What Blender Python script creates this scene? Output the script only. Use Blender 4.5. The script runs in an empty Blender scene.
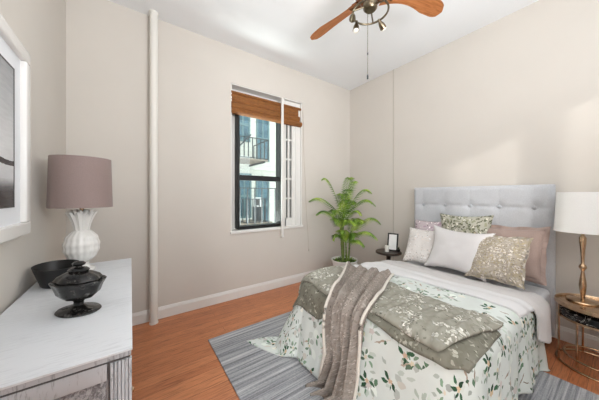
import bpy, bmesh, math, random
from mathutils import Vector, Matrix, Euler, noise

random.seed(7)
C = bpy.context.scene.collection
PI = math.pi

# ------------------------------------------------------------------ camera
cd = bpy.data.cameras.new('camera')
cam = bpy.data.objects.new('camera', cd)
C.objects.link(cam)
CZ = 1.279
cam.location = (0, 0, CZ)
cam.rotation_euler = (PI / 2, 0, -math.radians(35.5))
cd.sensor_width = 36.0
cd.lens = 36.0 * 236.35 / 599.0
cd.shift_y = -4.94 / 599.0
cd.clip_start = 0.05
bpy.context.scene.camera = cam

# ------------------------------------------------------------------ world, sun, daylight, fill lamps
EXPOSURE = 0.14
W_STR = 2.4
SUN_STR = 0.8
HALL_FILL = 80.0
WIN_A = 88.0
CEIL_FILL = 56.0
BACKWIN = 40.0
vs = bpy.context.scene.view_settings
vs.view_transform = 'Standard'
vs.look = 'None'
vs.gamma = 1.0
vs.use_curve_mapping = False
vs.exposure = EXPOSURE
w = bpy.data.worlds.new('sky')
bpy.context.scene.world = w
w.use_nodes = True
w.node_tree.nodes['Background'].inputs[0].default_value = (0.88, 0.94, 1.0, 1)
w.node_tree.nodes['Background'].inputs[1].default_value = W_STR


def lamp(name, typ, energy, loc, direction, color=(1, 1, 1), size=(1, 1), angle=0.0):
    l = bpy.data.lights.new(name, typ)
    l.energy = energy
    l.color = color
    if typ == 'AREA':
        l.shape = 'RECTANGLE'
        l.size, l.size_y = size
    if typ == 'SUN':
        l.angle = angle
    o = bpy.data.objects.new(name, l)
    C.objects.link(o)
    o.location = loc
    o.rotation_euler = Vector(direction).to_track_quat('-Z', 'Y').to_euler()
    return o


lamp('sun', 'SUN', SUN_STR, (-4, -5, 4), (1.1, 1.0, -0.36), (1.0, 0.97, 0.92), angle=math.radians(2.2))
# added hall fill on the left; daylight through the windows behind and in view
lamp('hall_fill', 'AREA', HALL_FILL, (-1.30, -1.40, 1.55), (1, 1.05, 0.10), (0.98, 0.99, 1.0), (0.8, 1.6))
lamp('window_daylight_a', 'AREA', WIN_A, (0.93, -1.08, 1.85), (-0.1, 1, 1.9), (0.97, 0.985, 1.0), (0.95, 1.2))
lamp('window_daylight', 'AREA', BACKWIN, (1.45, 3.55, 3.5), (0, -0.75, -1.0), (0.95, 0.98, 1.0), (1.6, 1.2))

lamp('ceiling_fill', 'AREA', CEIL_FILL, (1.53, 2.841 + .50, .67), (0, -.50, 1), (1.0, 1.0, 1.0), (1.0, .36))  # added lamp, hidden low outside the window, brightens the ceiling

# ------------------------------------------------------------------ room numbers (metres)
XL, XR = -0.458, 3.107
YB, YF = 2.841, -0.90
H = 3.10


# ------------------------------------------------------------------ materials
def s2l(c):
    return tuple(((x / 255.0) / 12.92 if x / 255.0 <= 0.04045 else ((x / 255.0 + 0.055) / 1.055) ** 2.4) for x in c) + (1.0,)


class NT:
    """small wrapper round a node tree"""
    def __init__(self, name, rough=0.5, metal=0.0, col=(200, 200, 200)):
        m = bpy.data.materials.new(name)
        m.use_nodes = True
        self.m = m
        self.t = m.node_tree
        self.b = self.t.nodes['Principled BSDF']
        self.b.inputs['Roughness'].default_value = rough
        self.b.inputs['Metallic'].default_value = metal
        self.b.inputs['Base Color'].default_value = s2l(col)

    def n(self, typ, **kw):
        x = self.t.nodes.new(typ)
        for k, v in kw.items():
            setattr(x, k, v)
        return x

    def l(self, a, b):
        self.t.links.new(a, b)

    def coords(self, kind='Object', scale=(1, 1, 1), rot=(0, 0, 0)):
        tc = self.n('ShaderNodeTexCoord')
        mp = self.n('ShaderNodeMapping')
        mp.inputs['Scale'].default_value = scale
        mp.inputs['Rotation'].default_value = rot
        self.l(tc.outputs[kind], mp.inputs['Vector'])
        return mp.outputs[0]

    def noise(self, vec, scale=5, detail=4, rough=0.55, dist=0.0):
        x = self.n('ShaderNodeTexNoise')
        x.inputs['Scale'].default_value = scale
        x.inputs['Detail'].default_value = detail
        x.inputs['Roughness'].default_value = rough
        x.inputs['Distortion'].default_value = dist
        self.l(vec, x.inputs['Vector'])
        return x.outputs['Fac']

    def ramp(self, fac, stops, interp='LINEAR'):
        r = self.n('ShaderNodeValToRGB')
        r.color_ramp.interpolation = interp
        el = r.color_ramp.elements
        el[0].position, el[0].color = stops[0][0], s2l(stops[0][1])
        el[1].position, el[1].color = stops[-1][0], s2l(stops[-1][1])
        for p, c in stops[1:-1]:
            e = el.new(p)
            e.color = s2l(c)
        self.l(fac, r.inputs[0])
        return r.outputs[0]

    def math(self, op, a, b=None, c=None):
        x = self.n('ShaderNodeMath', operation=op)
        for i, v in enumerate((a, b, c)):
            if v is None:
                continue
            if isinstance(v, (int, float)):
                x.inputs[i].default_value = v
            else:
                self.l(v, x.inputs[i])
        return x.outputs[0]

    def mix(self, fac, a, b, blend='MIX'):
        x = self.n('ShaderNodeMix', data_type='RGBA', blend_type=blend)
        for i, v in ((0, fac), (6, a), (7, b)):
            if isinstance(v, (int, float)):
                x.inputs[i].default_value = v
            elif isinstance(v, tuple):
                x.inputs[i].default_value = s2l(v) if len(v) == 3 else v
            else:
                self.l(v, x.inputs[i])
        return x.outputs[2]

    def color(self, sock):
        self.l(sock, self.b.inputs['Base Color'])

    def bump(self, fac, strength=0.3, dist=0.01):
        x = self.n('ShaderNodeBump')
        x.inputs['Strength'].default_value = strength
        x.inputs['Distance'].default_value = dist
        self.l(fac, x.inputs['Height'])
        self.l(x.outputs[0], self.b.inputs['Normal'])


def plain(name, col, rough=0.5, metal=0.0, var=0.0, scale=8.0, bump=0.0, bscale=60.0, spec=None, stretch=(1, 1, 1)):
    t = NT(name, rough, metal, col)
    if var:
        f = t.noise(t.coords('Object', stretch), scale)
        a = tuple(max(0, c * (1 - var)) for c in col)
        b = tuple(min(255, c * (1 + var)) for c in col)
        t.color(t.ramp(f, [(0.25, a), (0.75, b)]))
    if bump:
        t.bump(t.noise(t.coords('Object', stretch), bscale, 3), bump, 0.004)
    if spec is not None:
        t.b.inputs['Specular IOR Level'].default_value = spec
    return t.m


def fabric(name, col, var=0.06, weave=260.0, rough=0.95, bump=0.35, kind='UV'):
    t = NT(name, rough, 0, col)
    v = t.coords(kind)
    f = t.noise(v, weave, 2)
    g = t.noise(v, 7.0, 3)
    a = tuple(c * (1 - var) for c in col)
    b = tuple(min(255, c * (1 + var)) for c in col)
    c1 = t.ramp(f, [(0.3, a), (0.7, b)])
    t.color(t.mix(0.25, c1, t.ramp(g, [(0.3, a), (0.7, b)])))
    t.bump(f, bump, 0.002)
    t.b.inputs['Specular IOR Level'].default_value = 0.15
    t.b.inputs['Sheen Weight'].default_value = 0.15
    return t.m


def leafy(name, base, layers, var=0.03, rough=0.9, distort=0.012, basevar=None, sprigs=()):
    """cloth printed with scattered leaves: each Voronoi cell carries one turned ellipse"""
    t = NT(name, rough, 0, base)
    uv = t.coords('UV')
    nz = t.n('ShaderNodeTexNoise')
    nz.inputs['Scale'].default_value = 38.0
    nz.inputs['Detail'].default_value = 2.0
    t.l(uv, nz.inputs['Vector'])
    sub = t.n('ShaderNodeVectorMath', operation='SUBTRACT')
    t.l(nz.outputs['Color'], sub.inputs[0])
    sub.inputs[1].default_value = (0.5, 0.5, 0.5)
    scl = t.n('ShaderNodeVectorMath', operation='SCALE')
    t.l(sub.outputs[0], scl.inputs[0])
    scl.inputs['Scale'].default_value = distort
    add = t.n('ShaderNodeVectorMath', operation='ADD')
    t.l(uv, add.inputs[0])
    t.l(scl.outputs[0], add.inputs[1])
    vec = add.outputs[0]
    if basevar:
        col = t.ramp(t.noise(uv, basevar[0], 3), [(0.35, base), (0.65, basevar[1])])
    else:
        col = t.ramp(t.noise(uv, 9.0, 2), [(0.3, tuple(c * (1 - var) for c in base)), (0.7, base)])
    for (scale, elong, size, density, c, off, clump) in layers:
        o = t.n('ShaderNodeVectorMath', operation='ADD')
        t.l(vec, o.inputs[0])
        o.inputs[1].default_value = (off, off * 1.7, 0)
        vo = t.n('ShaderNodeTexVoronoi', voronoi_dimensions='2D', feature='F1')
        vo.inputs['Scale'].default_value = scale
        vo.inputs['Randomness'].default_value = 0.9
        t.l(o.outputs[0], vo.inputs['Vector'])
        d = t.n('ShaderNodeVectorMath', operation='SUBTRACT')
        t.l(o.outputs[0], d.inputs[0])
        t.l(vo.outputs['Position'], d.inputs[1])
        sp = t.n('ShaderNodeSeparateColor')
        t.l(vo.outputs['Color'], sp.inputs[0])
        ro = t.n('ShaderNodeVectorRotate', rotation_type='Z_AXIS')
        t.l(d.outputs[0], ro.inputs['Vector'])
        t.l(t.math('MULTIPLY', sp.outputs[0], 6.283), ro.inputs['Angle'])
        sx_ = t.n('ShaderNodeSeparateXYZ')
        t.l(ro.outputs[0], sx_.inputs[0])
        rad = t.math('MULTIPLY_ADD', sp.outputs[1], size * 0.5, size * 0.6)
        qx = t.math('DIVIDE', sx_.outputs[0], rad)
        env = t.math('SUBTRACT', 1.0, t.math('MULTIPLY', qx, qx))
        ay = t.math('MULTIPLY', t.math('ABSOLUTE', t.math('DIVIDE', sx_.outputs[1], rad)), elong)
        m1 = t.math('LESS_THAN', ay, env)
        m2 = t.math('GREATER_THAN', sp.outputs[2], 1 - density)
        m = t.math('MULTIPLY', m1, m2)
        if clump:
            cl = t.math('GREATER_THAN', t.noise(uv, clump[0], 1), clump[1])
            m = t.math('MULTIPLY', m, cl)
        shade = t.mix(sp.outputs[1], tuple(x * 0.8 for x in c), tuple(min(255, x * 1.15) for x in c))
        col = t.mix(m, col, shade)
    for (scale, n, r0, ll, ww, keep, density, c, centre, off) in sprigs:
        # a ring of leaves round the middle of each cell, some of them missing, with a blossom inside
        o = t.n('ShaderNodeVectorMath', operation='ADD')
        t.l(vec, o.inputs[0])
        o.inputs[1].default_value = (off, off * 1.7, 0)
        vo = t.n('ShaderNodeTexVoronoi', voronoi_dimensions='2D', feature='F1')
        vo.inputs['Scale'].default_value = scale
        vo.inputs['Randomness'].default_value = 0.8
        t.l(o.outputs[0], vo.inputs['Vector'])
        d = t.n('ShaderNodeVectorMath', operation='SUBTRACT')
        t.l(o.outputs[0], d.inputs[0])
        t.l(vo.outputs['Position'], d.inputs[1])
        sp = t.n('ShaderNodeSeparateColor')
        t.l(vo.outputs['Color'], sp.inputs[0])
        xy = t.n('ShaderNodeSeparateXYZ')
        t.l(d.outputs[0], xy.inputs[0])
        ln = t.n('ShaderNodeVectorMath', operation='LENGTH')
        t.l(d.outputs[0], ln.inputs[0])
        r_ = ln.outputs['Value']
        th = t.math('ADD', t.math('ARCTAN2', xy.outputs[1], xy.outputs[0]), t.math('MULTIPLY_ADD', sp.outputs[0], 6.283, 12.566))
        q = t.math('DIVIDE', th, 2 * PI / n)
        fr_ = t.math('SUBTRACT', t.math('FRACT', q), 0.5)
        idx = t.math('FLOOR', q)
        wn = t.n('ShaderNodeTexWhiteNoise', noise_dimensions='2D')
        cb = t.n('ShaderNodeCombineXYZ')
        t.l(idx, cb.inputs[0])
        t.l(t.math('MULTIPLY', sp.outputs[2], 91.7), cb.inputs[1])
        t.l(cb.outputs[0], wn.inputs['Vector'])
        rr = t.math('MULTIPLY_ADD', wn.outputs['Value'], r0 * .7, r0 * .7)
        dx = t.math('DIVIDE', t.math('SUBTRACT', r_, rr), ll)
        dy = t.math('DIVIDE', t.math('ABSOLUTE', t.math('MULTIPLY', t.math('ADD', fr_, t.math('MULTIPLY', dx, .10)), t.math('MULTIPLY', r_, 2 * PI / n))), ww)
        m = t.math('LESS_THAN', dy, t.math('SUBTRACT', 1.0, t.math('MULTIPLY', dx, dx)))
        m = t.math('MULTIPLY', m, t.math('LESS_THAN', wn.outputs['Value'], keep))
        on = t.math('GREATER_THAN', sp.outputs[1], 1 - density)
        m = t.math('MULTIPLY', m, on)
        col = t.mix(m, col, t.mix(wn.outputs['Value'], tuple(x * 0.75 for x in c), tuple(min(255, x * 1.35) for x in c)))
        if centre:
            pet = t.math('MULTIPLY_ADD', t.math('COSINE', t.math('MULTIPLY', th, 5.0)), centre[1] * .22, centre[1])
            mc = t.math('MULTIPLY', t.math('LESS_THAN', r_, pet), on)
            col = t.mix(mc, col, t.mix(sp.outputs[2], centre[0], centre[2]))
    t.color(col)
    t.bump(t.noise(uv, 240, 2), 0.2, 0.002)
    t.b.inputs['Specular IOR Level'].default_value = 0.15
    return t.m


M = {}
M['wall'] = plain('wall_paint', (213, 207, 199), 0.85, var=0.012, scale=1.5, bump=0.05, bscale=160)
M['ceiling'] = plain('ceiling_paint', (242, 244, 246), 0.9, bump=0.03, bscale=120)
M['trim'] = plain('white_trim_paint', (232, 230, 226), 0.45, bump=0.02)
M['pipe'] = plain('cream_pipe_paint', (232, 229, 222), 0.4)
M['black_metal'] = plain('black_window_metal', (9, 9, 10), 0.5)
M['iron'] = plain('painted_iron', (62, 66, 70), 0.6)
M['brass'] = plain('aged_brass', (198, 170, 140), 0.25, 1.0, var=0.08, scale=30)
M['nickel'] = plain('antique_nickel', (120, 110, 92), 0.3, 1.0, var=0.1, scale=30)
M['bronze'] = plain('copper_bronze', (132, 88, 58), 0.32, 1.0, var=0.1, scale=30)
M['white_ceramic'] = plain('white_ceramic', (238, 236, 232), 0.25, bump=0.0)
M['black_glaze'] = plain('black_satin_glaze', (20, 20, 21), 0.4)
M['bulb'] = plain('frosted_bulb', (245, 242, 232), 0.3)
M['candle'] = plain('white_wax', (238, 236, 228), 0.5)
M['dark_wood'] = plain('dark_stained_wood', (48, 36, 28), 0.4, var=0.2, scale=20)
M['soil'] = plain('mossy_soil', (62, 74, 30), 0.95, var=0.5, scale=40, bump=0.6)
M['stem'] = plain('palm_cane', (110, 128, 62), 0.6, var=0.2, scale=30)
M['cord'] = plain('cord_plastic', (206, 198, 186), 0.7)


def mk_floor():
    t = NT('oak_floorboards', 0.32)
    v = t.coords('Object')
    br = t.n('ShaderNodeTexBrick')
    br.offset = 0.37
    br.inputs['Scale'].default_value = 1.0
    br.inputs['Brick Width'].default_value = 1.15
    br.inputs['Row Height'].default_value = 0.085
    br.inputs['Mortar Size'].default_value = 0.0012
    br.inputs['Mortar Smooth'].default_value = 0.4
    br.inputs['Bias'].default_value = 0.0
    br.inputs['Color1'].default_value = s2l((214, 140, 94))
    br.inputs['Color2'].default_value = s2l((192, 118, 76))
    br.inputs['Mortar'].default_value = s2l((116, 64, 38))
    t.l(v, br.inputs['Vector'])
    g = t.noise(t.coords('Object', (3.0, 45.0, 1)), 2.2, 6, 0.65, 0.6)
    grain = t.ramp(g, [(0.3, (172, 160, 150)), (0.55, (255, 255, 255)), (0.8, (214, 204, 196))])
    t.color(t.mix(0.85, br.outputs['Color'], grain, 'MULTIPLY'))
    t.bump(br.outputs['Fac'], 0.15, -0.002)
    return t.m


M['floor'] = mk_floor()


def mk_rug():
    t = NT('woven_grey_rug', 0.97)
    a = t.noise(t.coords('Object', (0.9, 46.0, 1)), 1.0, 3, 0.7)
    b = t.noise(t.coords('Object', (2.0, 10.0, 1)), 1.3, 3, 0.6)
    c = t.noise(t.coords('Object', (60, 160, 1)), 1.0, 2)
    ca = t.ramp(a, [(0.35, (52, 54, 60)), (0.45, (126, 128, 134)), (0.55, (182, 183, 187)), (0.66, (226, 225, 225))])
    cb = t.ramp(b, [(0.3, (136, 138, 144)), (0.7, (198, 198, 200))])
    m = t.mix(0.25, ca, cb)
    t.color(t.mix(0.28, m, t.ramp(c, [(0.3, (132, 134, 140)), (0.7, (216, 216, 217))])))
    t.bump(c, 0.5, 0.004)
    t.b.inputs['Specular IOR Level'].default_value = 0.1
    return t.m


M['rug'] = mk_rug()


def mk_distress(name, light, dark, amount, stretch):
    t = NT(name, 0.6)
    v = t.coords('Object', stretch)
    f = t.noise(v, 9.0, 7, 0.75, 0.4)
    g = t.noise(t.coords('Object'), 4.0, 3)
    h = t.math('ADD', f, t.math('MULTIPLY', t.math('SUBTRACT', g, 0.5), 0.5))
    t.color(t.ramp(h, [(amount - 0.16, dark), (amount - 0.02, tuple((a + b) / 2 for a, b in zip(light, dark))), (amount + 0.06, light)]))
    t.bump(f, 0.35, 0.003)
    return t.m


M['dresser_top'] = mk_distress('white_washed_wood', (224, 227, 231), (204, 207, 211), 0.42, (1.2, 16, 1))
M['dresser_body'] = mk_distress('distressed_grey_white_wood', (188, 191, 196), (120, 121, 124), 0.40, (9, 9, 1.5))
M['dresser_panel'] = mk_distress('scuffed_panel_wood', (176, 178, 182), (88, 88, 92), 0.54, (12, 12, 9))
M['groove'] = plain('dark_groove', (88, 86, 86), 0.8)  # dark grey for thin strips between dresser parts, grille and mat edge


def mk_marble():
    t = NT('black_marble', 0.12)
    v = t.coords('Object')
    f = t.noise(v, 9.0, 6, 0.6, 1.6)
    r = t.ramp(f, [(0.44, (14, 13, 13)), (0.495, (30, 28, 27)), (0.50, (225, 220, 212)), (0.512, (40, 38, 36)), (0.56, (12, 12, 12))])
    t.color(r)
    return t.m


M['marble'] = mk_marble()


def mk_tureen():
    t = NT('black_mottled_stoneware', 0.22)
    f = t.noise(t.coords('Object'), 45, 5, 0.7)
    t.color(t.ramp(f, [(0.45, (16, 15, 15)), (0.58, (40, 38, 37)), (0.72, (118, 116, 112))]))
    t.bump(f, 0.25, 0.003)
    return t.m


M['tureen'] = mk_tureen()


def mk_wood_blade():
    t = NT('fan_blade_wood', 0.35)
    f = t.noise(t.coords('Object', (3, 26, 3)), 2.5, 5, 0.6, 0.6)
    t.color(t.ramp(f, [(0.3, (168, 106, 60)), (0.55, (202, 138, 86)), (0.75, (216, 156, 104))]))
    return t.m


M['blade'] = mk_wood_blade()


def mk_bamboo():
    t = NT('woven_bamboo', 0.6)
    wv = t.n('ShaderNodeTexWave', wave_type='BANDS', bands_direction='Z')
    wv.inputs['Scale'].default_value = 38
    wv.inputs['Distortion'].default_value = 1.2
    wv.inputs['Detail'].default_value = 2
    t.l(t.coords('Object'), wv.inputs['Vector'])
    f = t.noise(t.coords('Object', (12, 12, 90)), 1.6, 4, 0.7)
    c1 = t.ramp(wv.outputs['Fac'], [(0.2, (66, 34, 12)), (0.5, (146, 86, 34)), (0.8, (178, 112, 50))])
    t.color(t.mix(0.45, c1, t.ramp(f, [(0.35, (78, 40, 14)), (0.65, (180, 118, 54))])))
    t.bump(wv.outputs['Fac'], 0.6, 0.004)
    return t.m


M['bamboo'] = mk_bamboo()


def mk_glass(name='window_glass', tint=(240, 246, 244)):
    m = bpy.data.materials.new(name)
    m.use_nodes = True
    t = m.node_tree
    t.nodes.clear()
    o = t.nodes.new('ShaderNodeOutputMaterial')
    mx = t.nodes.new('ShaderNodeMixShader')
    tr = t.nodes.new('ShaderNodeBsdfTransparent')
    gl = t.nodes.new('ShaderNodeBsdfGlossy')
    gl.inputs['Roughness'].default_value = 0.02
    tr.inputs['Color'].default_value = s2l(tint)
    mx.inputs[0].default_value = 0.06
    t.links.new(tr.outputs[0], mx.inputs[1])
    t.links.new(gl.outputs[0], mx.inputs[2])
    t.links.new(mx.outputs[0], o.inputs[0])
    return m


M['glass'] = mk_glass()
M['dark_glass'] = plain('far_window_glass', (70, 100, 112), 0.15, var=0.25, scale=3)


def mk_facade():
    t = NT('pale_stone_facade', 0.9)
    v = t.coords('Object', (1, 1, 1))
    br = t.n('ShaderNodeTexBrick')
    br.inputs['Scale'].default_value = 1.0
    br.inputs['Brick Width'].default_value = 0.5
    br.inputs['Row Height'].default_value = 0.14
    br.inputs['Mortar Size'].default_value = 0.006
    br.inputs['Color1'].default_value = s2l((226, 224, 212))
    br.inputs['Color2'].default_value = s2l((214, 212, 202))
    br.inputs['Mortar'].default_value = s2l((196, 194, 186))
    mp = t.coords('Object', (1, 1, 1), (PI / 2, 0, 0))
    t.l(mp, br.inputs['Vector'])
    t.color(br.outputs['Color'])
    return t.m


M['facade'] = mk_facade()
M['slats'] = plain('weathered_slats', (140, 128, 116), 0.8, var=0.2, scale=10, stretch=(1, 14, 1))

M['headboard'] = fabric('blue_grey_linen', (196, 198, 202), 0.07, 190, kind='Object')
M['button'] = fabric('button_linen', (180, 183, 188), 0.07, 190, kind='Object')
M['mattress'] = fabric('fitted_sheet_cotton', (226, 226, 229), 0.02, 300, kind='Object')
M['white_sheet'] = fabric('white_cotton', (224, 223, 224), 0.02, 300)
M['shaded_sheet'] = fabric('shaded_white_cotton', (208, 204, 203), 0.03, 300)  # white sheet made greyer, side shade put into the colour
M['white_pillow'] = fabric('white_pillow_cotton', (222, 219, 219), 0.02, 200)
M['lampshade_white'] = fabric('white_linen_shade', (250, 250, 248), 0.02, 240, kind='Object')
M['lampshade_mauve'] = fabric('mauve_silk_shade', (150, 132, 128), 0.03, 200, kind='Object')
for k in ('lampshade_white', 'lampshade_mauve'):
    M[k].node_tree.nodes['Principled BSDF'].inputs['Roughness'].default_value = 0.7
M['pink'] = fabric('dusty_pink_linen', (168, 148, 140), 0.06, 160)

M['floral'] = leafy('floral_duvet_cotton', (224, 230, 226), [
    (12, 1.4, 0.036, 0.45, (213, 219, 213), 0.0, None),
    (11, 1.3, 0.032, 0.30, (226, 221, 211), 3.1, (3.2, 0.5)),
    (18, 2.2, 0.026, 0.40, (190, 199, 191), 5.7, (5.0, 0.46)),
    (12, 8.5, 0.050, 0.35, (170, 156, 140), 12.4, (4.4, 0.52)),
    (20, 2.1, 0.022, 0.35, (96, 124, 100), 9.2, (4.4, 0.55)),
], distort=0.020, sprigs=[
    (6.0, 7, 0.042, 0.021, 0.0085, .60, .75, (176, 187, 177), ((216, 208, 204), 0.016, (206, 200, 196)), 1.3),
    (6.5, 6, 0.036, 0.019, 0.0090, .60, .60, (122, 146, 124), ((214, 206, 170), 0.010, (222, 212, 196)), 4.4),
    (6.2, 6, 0.034, 0.020, 0.0100, .62, .55, (60, 94, 70), ((202, 172, 152), 0.013, (216, 196, 160)), 7.9),
])
M['sage'] = leafy('sage_damask_quilt', (162, 160, 149), [
    (44, 1.4, 0.012, 0.7, (186, 185, 176), 0.4, (9, 0.46)),
    (60, 2.0, 0.009, 0.6, (210, 208, 200), 4.4, (9, 0.52)),
    (52, 1.6, 0.010, 0.5, (134, 132, 120), 6.1, (8, 0.5)),
], distort=0.035, basevar=(18, (144, 142, 130)))
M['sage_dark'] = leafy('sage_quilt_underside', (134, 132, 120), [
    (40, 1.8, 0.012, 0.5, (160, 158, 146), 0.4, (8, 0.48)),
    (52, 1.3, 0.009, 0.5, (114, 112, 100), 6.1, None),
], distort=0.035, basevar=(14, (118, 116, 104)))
M['throw'] = leafy('taupe_throw_weave', (158, 150, 142), [
    (90, 1.5, 0.005, 0.6, (166, 157, 149), 0.7, None),
    (110, 1.6, 0.004, 0.6, (130, 121, 113), 2.7, None),
], distort=0.02, basevar=(34, (140, 130, 122)))
M['throw_trim'] = fabric('cream_throw_trim', (214, 208, 198), 0.04, 200, kind='Object')
M['beige_damask'] = leafy('beige_gold_damask', (186, 177, 165), [
    (44, 1.4, 0.012, 0.75, (203, 196, 186), 0.7, (9, 0.46)),
    (54, 1.8, 0.010, 0.6, (170, 157, 132), 2.9, (10, 0.48)),
    (66, 1.6, 0.008, 0.6, (158, 149, 142), 5.2, None),
    (50, 2.2, 0.010, 0.5, (206, 199, 190), 8.2, None),
], distort=0.035, basevar=(12, (176, 164, 140)))
M['lace'] = leafy('white_lace_cotton', (228, 223, 219), [
    (34, 1.5, 0.012, 0.7, (206, 198, 192), 0.7, (8, 0.46)),
    (46, 2.2, 0.009, 0.5, (238, 234, 230), 3.7, None),
], distort=0.03)
M['lilac'] = leafy('lilac_floral_cotton', (196, 182, 186), [
    (26, 1.5, 0.018, 0.6, (160, 140, 150), 0.7, None),
    (32, 2.2, 0.014, 0.5, (220, 212, 212), 3.7, None),
], distort=0.02)
M['sage_cushion'] = leafy('sage_leaf_cushion', (186, 184, 170), [
    (26, 1.8, 0.024, 0.75, (142, 143, 122), 0.7, None),
    (30, 2.0, 0.020, 0.6, (104, 106, 88), 3.7, None),
    (34, 1.7, 0.014, 0.5, (206, 204, 192), 6.7, None),
], distort=0.035)


def mk_leafgreen():
    t = NT('palm_leaf', 0.45)
    f = t.noise(t.coords('Object'), 7, 3)
    t.color(t.ramp(f, [(0.36, (52, 88, 26)), (0.5, (110, 148, 44)), (0.64, (176, 200, 84))]))
    t.b.inputs['Subsurface Weight'].default_value = 0.0
    return t.m


M['leaf'] = mk_leafgreen()
M['small_leaf'] = plain('dark_small_leaf', (52, 62, 34), 0.5, var=0.3, scale=20)


def mk_landscape():
    """black and white landscape print: misty sky, dark arc of a bridge, pale river, dark bank"""
    t = NT('landscape_photograph', 0.25)
    v = t.coords('UV')
    sep = t.n('ShaderNodeSeparateXYZ')
    t.l(v, sep.inputs[0])
    n1 = t.noise(v, 6, 5)
    n2 = t.noise(t.coords('UV', (3, 14, 1)), 3, 4)
    y = t.math('ADD', sep.outputs[1], t.math('MULTIPLY', t.math('SUBTRACT', n1, 0.5), 0.05))
    y2 = t.math('SUBTRACT', y, t.math('MULTIPLY', t.math('POWER', t.math('SUBTRACT', 1.0, sep.outputs[0]), 2.0), 0.28))
    base = t.ramp(y, [(0.0, (22, 22, 23)), (0.09, (40, 40, 41)), (0.14, (96, 97, 99)), (0.20, (222, 224, 226)), (0.34, (232, 234, 236)),
                      (0.50, (216, 218, 221)), (0.72, (184, 187, 191)), (1.0, (150, 153, 158))])
    band = t.math('COMPARE', y2, 0.31, 0.018)
    c = t.mix(band, base, (26, 26, 27))
    t.color(t.mix(0.10, c, t.ramp(n2, [(0.3, (60, 60, 60)), (0.7, (220, 220, 220))])))
    return t.m


M['landscape'] = mk_landscape()
M['mat_board'] = plain('white_mat_board', (236, 238, 242), 0.8)
M['frame_white'] = plain('white_frame_lacquer', (238, 236, 233), 0.25)
M['paper'] = plain('white_print', (240, 240, 238), 0.4)
M['silver'] = plain('faceted_silver', (206, 204, 200), 0.18, 1.0)


# ------------------------------------------------------------------ mesh helpers
def BM():
    return bmesh.new()


def add_box(bm, x0, x1, y0, y1, z0, z1, bevel=0.0, seg=2):
    vs_ = [bm.verts.new((x, y, z)) for x in (x0, x1) for y in (y0, y1) for z in (z0, z1)]
    idx = [(0, 1, 3, 2), (4, 6, 7, 5), (0, 4, 5, 1), (2, 3, 7, 6), (0, 2, 6, 4), (1, 5, 7, 3)]
    fs = [bm.faces.new([vs_[i] for i in f]) for f in idx]
    if bevel > 0:
        es = list({e for f in fs for e in f.edges})
        bmesh.ops.bevel(bm, geom=es, offset=bevel, segments=seg, profile=0.6, affect='EDGES')
    return bm


def add_lathe(bm, prof, c=(0, 0, 0), seg=32, sx=1.0, sy=1.0, cap=True, fn=None):
    rings = []
    for (r, z) in prof:
        ring = []
        for k in range(seg):
            a = 2 * PI * k / seg
            rr, zz = (r, z) if fn is None else fn(r, z, a)
            ring.append(bm.verts.new((c[0] + rr * sx * math.cos(a), c[1] + rr * sy * math.sin(a), c[2] + zz)))
        rings.append(ring)
    for i in range(len(rings) - 1):
        for k in range(seg):
            k2 = (k + 1) % seg
            bm.faces.new((rings[i][k], rings[i][k2], rings[i + 1][k2], rings[i + 1][k]))
    if cap:
        if prof[0][0] > 1e-5:
            bm.faces.new(rings[0][::-1])
        if prof[-1][0] > 1e-5:
            bm.faces.new(rings[-1])
    return bm


def add_tube(bm, pts, r, seg=8, closed=False, taper=None):
    pts = [Vector(p) for p in pts]
    n = len(pts)
    rings = []
    up = Vector((0, 0, 1))
    for i, p in enumerate(pts):
        if closed:
            d = pts[(i + 1) % n] - pts[(i - 1) % n]
        else:
            d = pts[min(i + 1, n - 1)] - pts[max(i - 1, 0)]
        d.normalize()
        ref = up if abs(d.dot(up)) < 0.95 else Vector((1, 0, 0))
        a = d.cross(ref).normalized()
        b = a.cross(d).normalized()
        rr = r if taper is None else r * (1 + (taper - 1) * i / max(1, n - 1))
        rings.append([bm.verts.new(p + a * rr * math.cos(2 * PI * k / seg) + b * rr * math.sin(2 * PI * k / seg)) for k in range(seg)])
    m = n if closed else n - 1
    for i in range(m):
        r0, r1 = rings[i], rings[(i + 1) % n]
        for k in range(seg):
            k2 = (k + 1) % seg
            bm.faces.new((r0[k], r0[k2], r1[k2], r1[k]))
    if not closed:
        bm.faces.new(rings[0][::-1])
        bm.faces.new(rings[-1])
    return bm


def circle(c, r, n=40, rx=1.0, ry=1.0):
    return [(c[0] + r * rx * math.cos(2 * PI * k / n), c[1] + r * ry * math.sin(2 * PI * k / n), c[2]) for k in range(n)]


def add_grid(bm, fn, nu, nv, uvs=None):
    """fn(u, v) -> (point, uv); u, v in 0..1"""
    lay = bm.loops.layers.uv.verify()
    vs_, us = [], []
    for i in range(nu + 1):
        row, ur = [], []
        for j in range(nv + 1):
            p, t = fn(i / nu, j / nv)
            row.append(bm.verts.new(p))
            ur.append(t)
        vs_.append(row)
        us.append(ur)
    for i in range(nu):
        for j in range(nv):
            q = ((i, j), (i + 1, j), (i + 1, j + 1), (i, j + 1))
            f = bm.faces.new([vs_[a][b] for a, b in q])
            for lp, (a, b) in zip(f.loops, q):
                lp[lay].uv = us[a][b]
    return bm


def obj(name, bm, mat, parent=None, smooth=True, angle=40, kind=None, loc=None, recalc=True):
    if recalc:
        bmesh.ops.recalc_face_normals(bm, faces=bm.faces)
    me = bpy.data.meshes.new(name)
    bm.to_mesh(me)
    bm.free()
    me.materials.append(mat)
    if smooth:
        me.polygons.foreach_set('use_smooth', [True] * len(me.polygons))
        me.set_sharp_from_angle(angle=math.radians(angle))
    o = bpy.data.objects.new(name, me)
    C.objects.link(o)
    if parent is not None:
        o.parent = parent
    if loc:
        o.location = loc
    if kind:
        o['kind'] = kind
    return o


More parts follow.
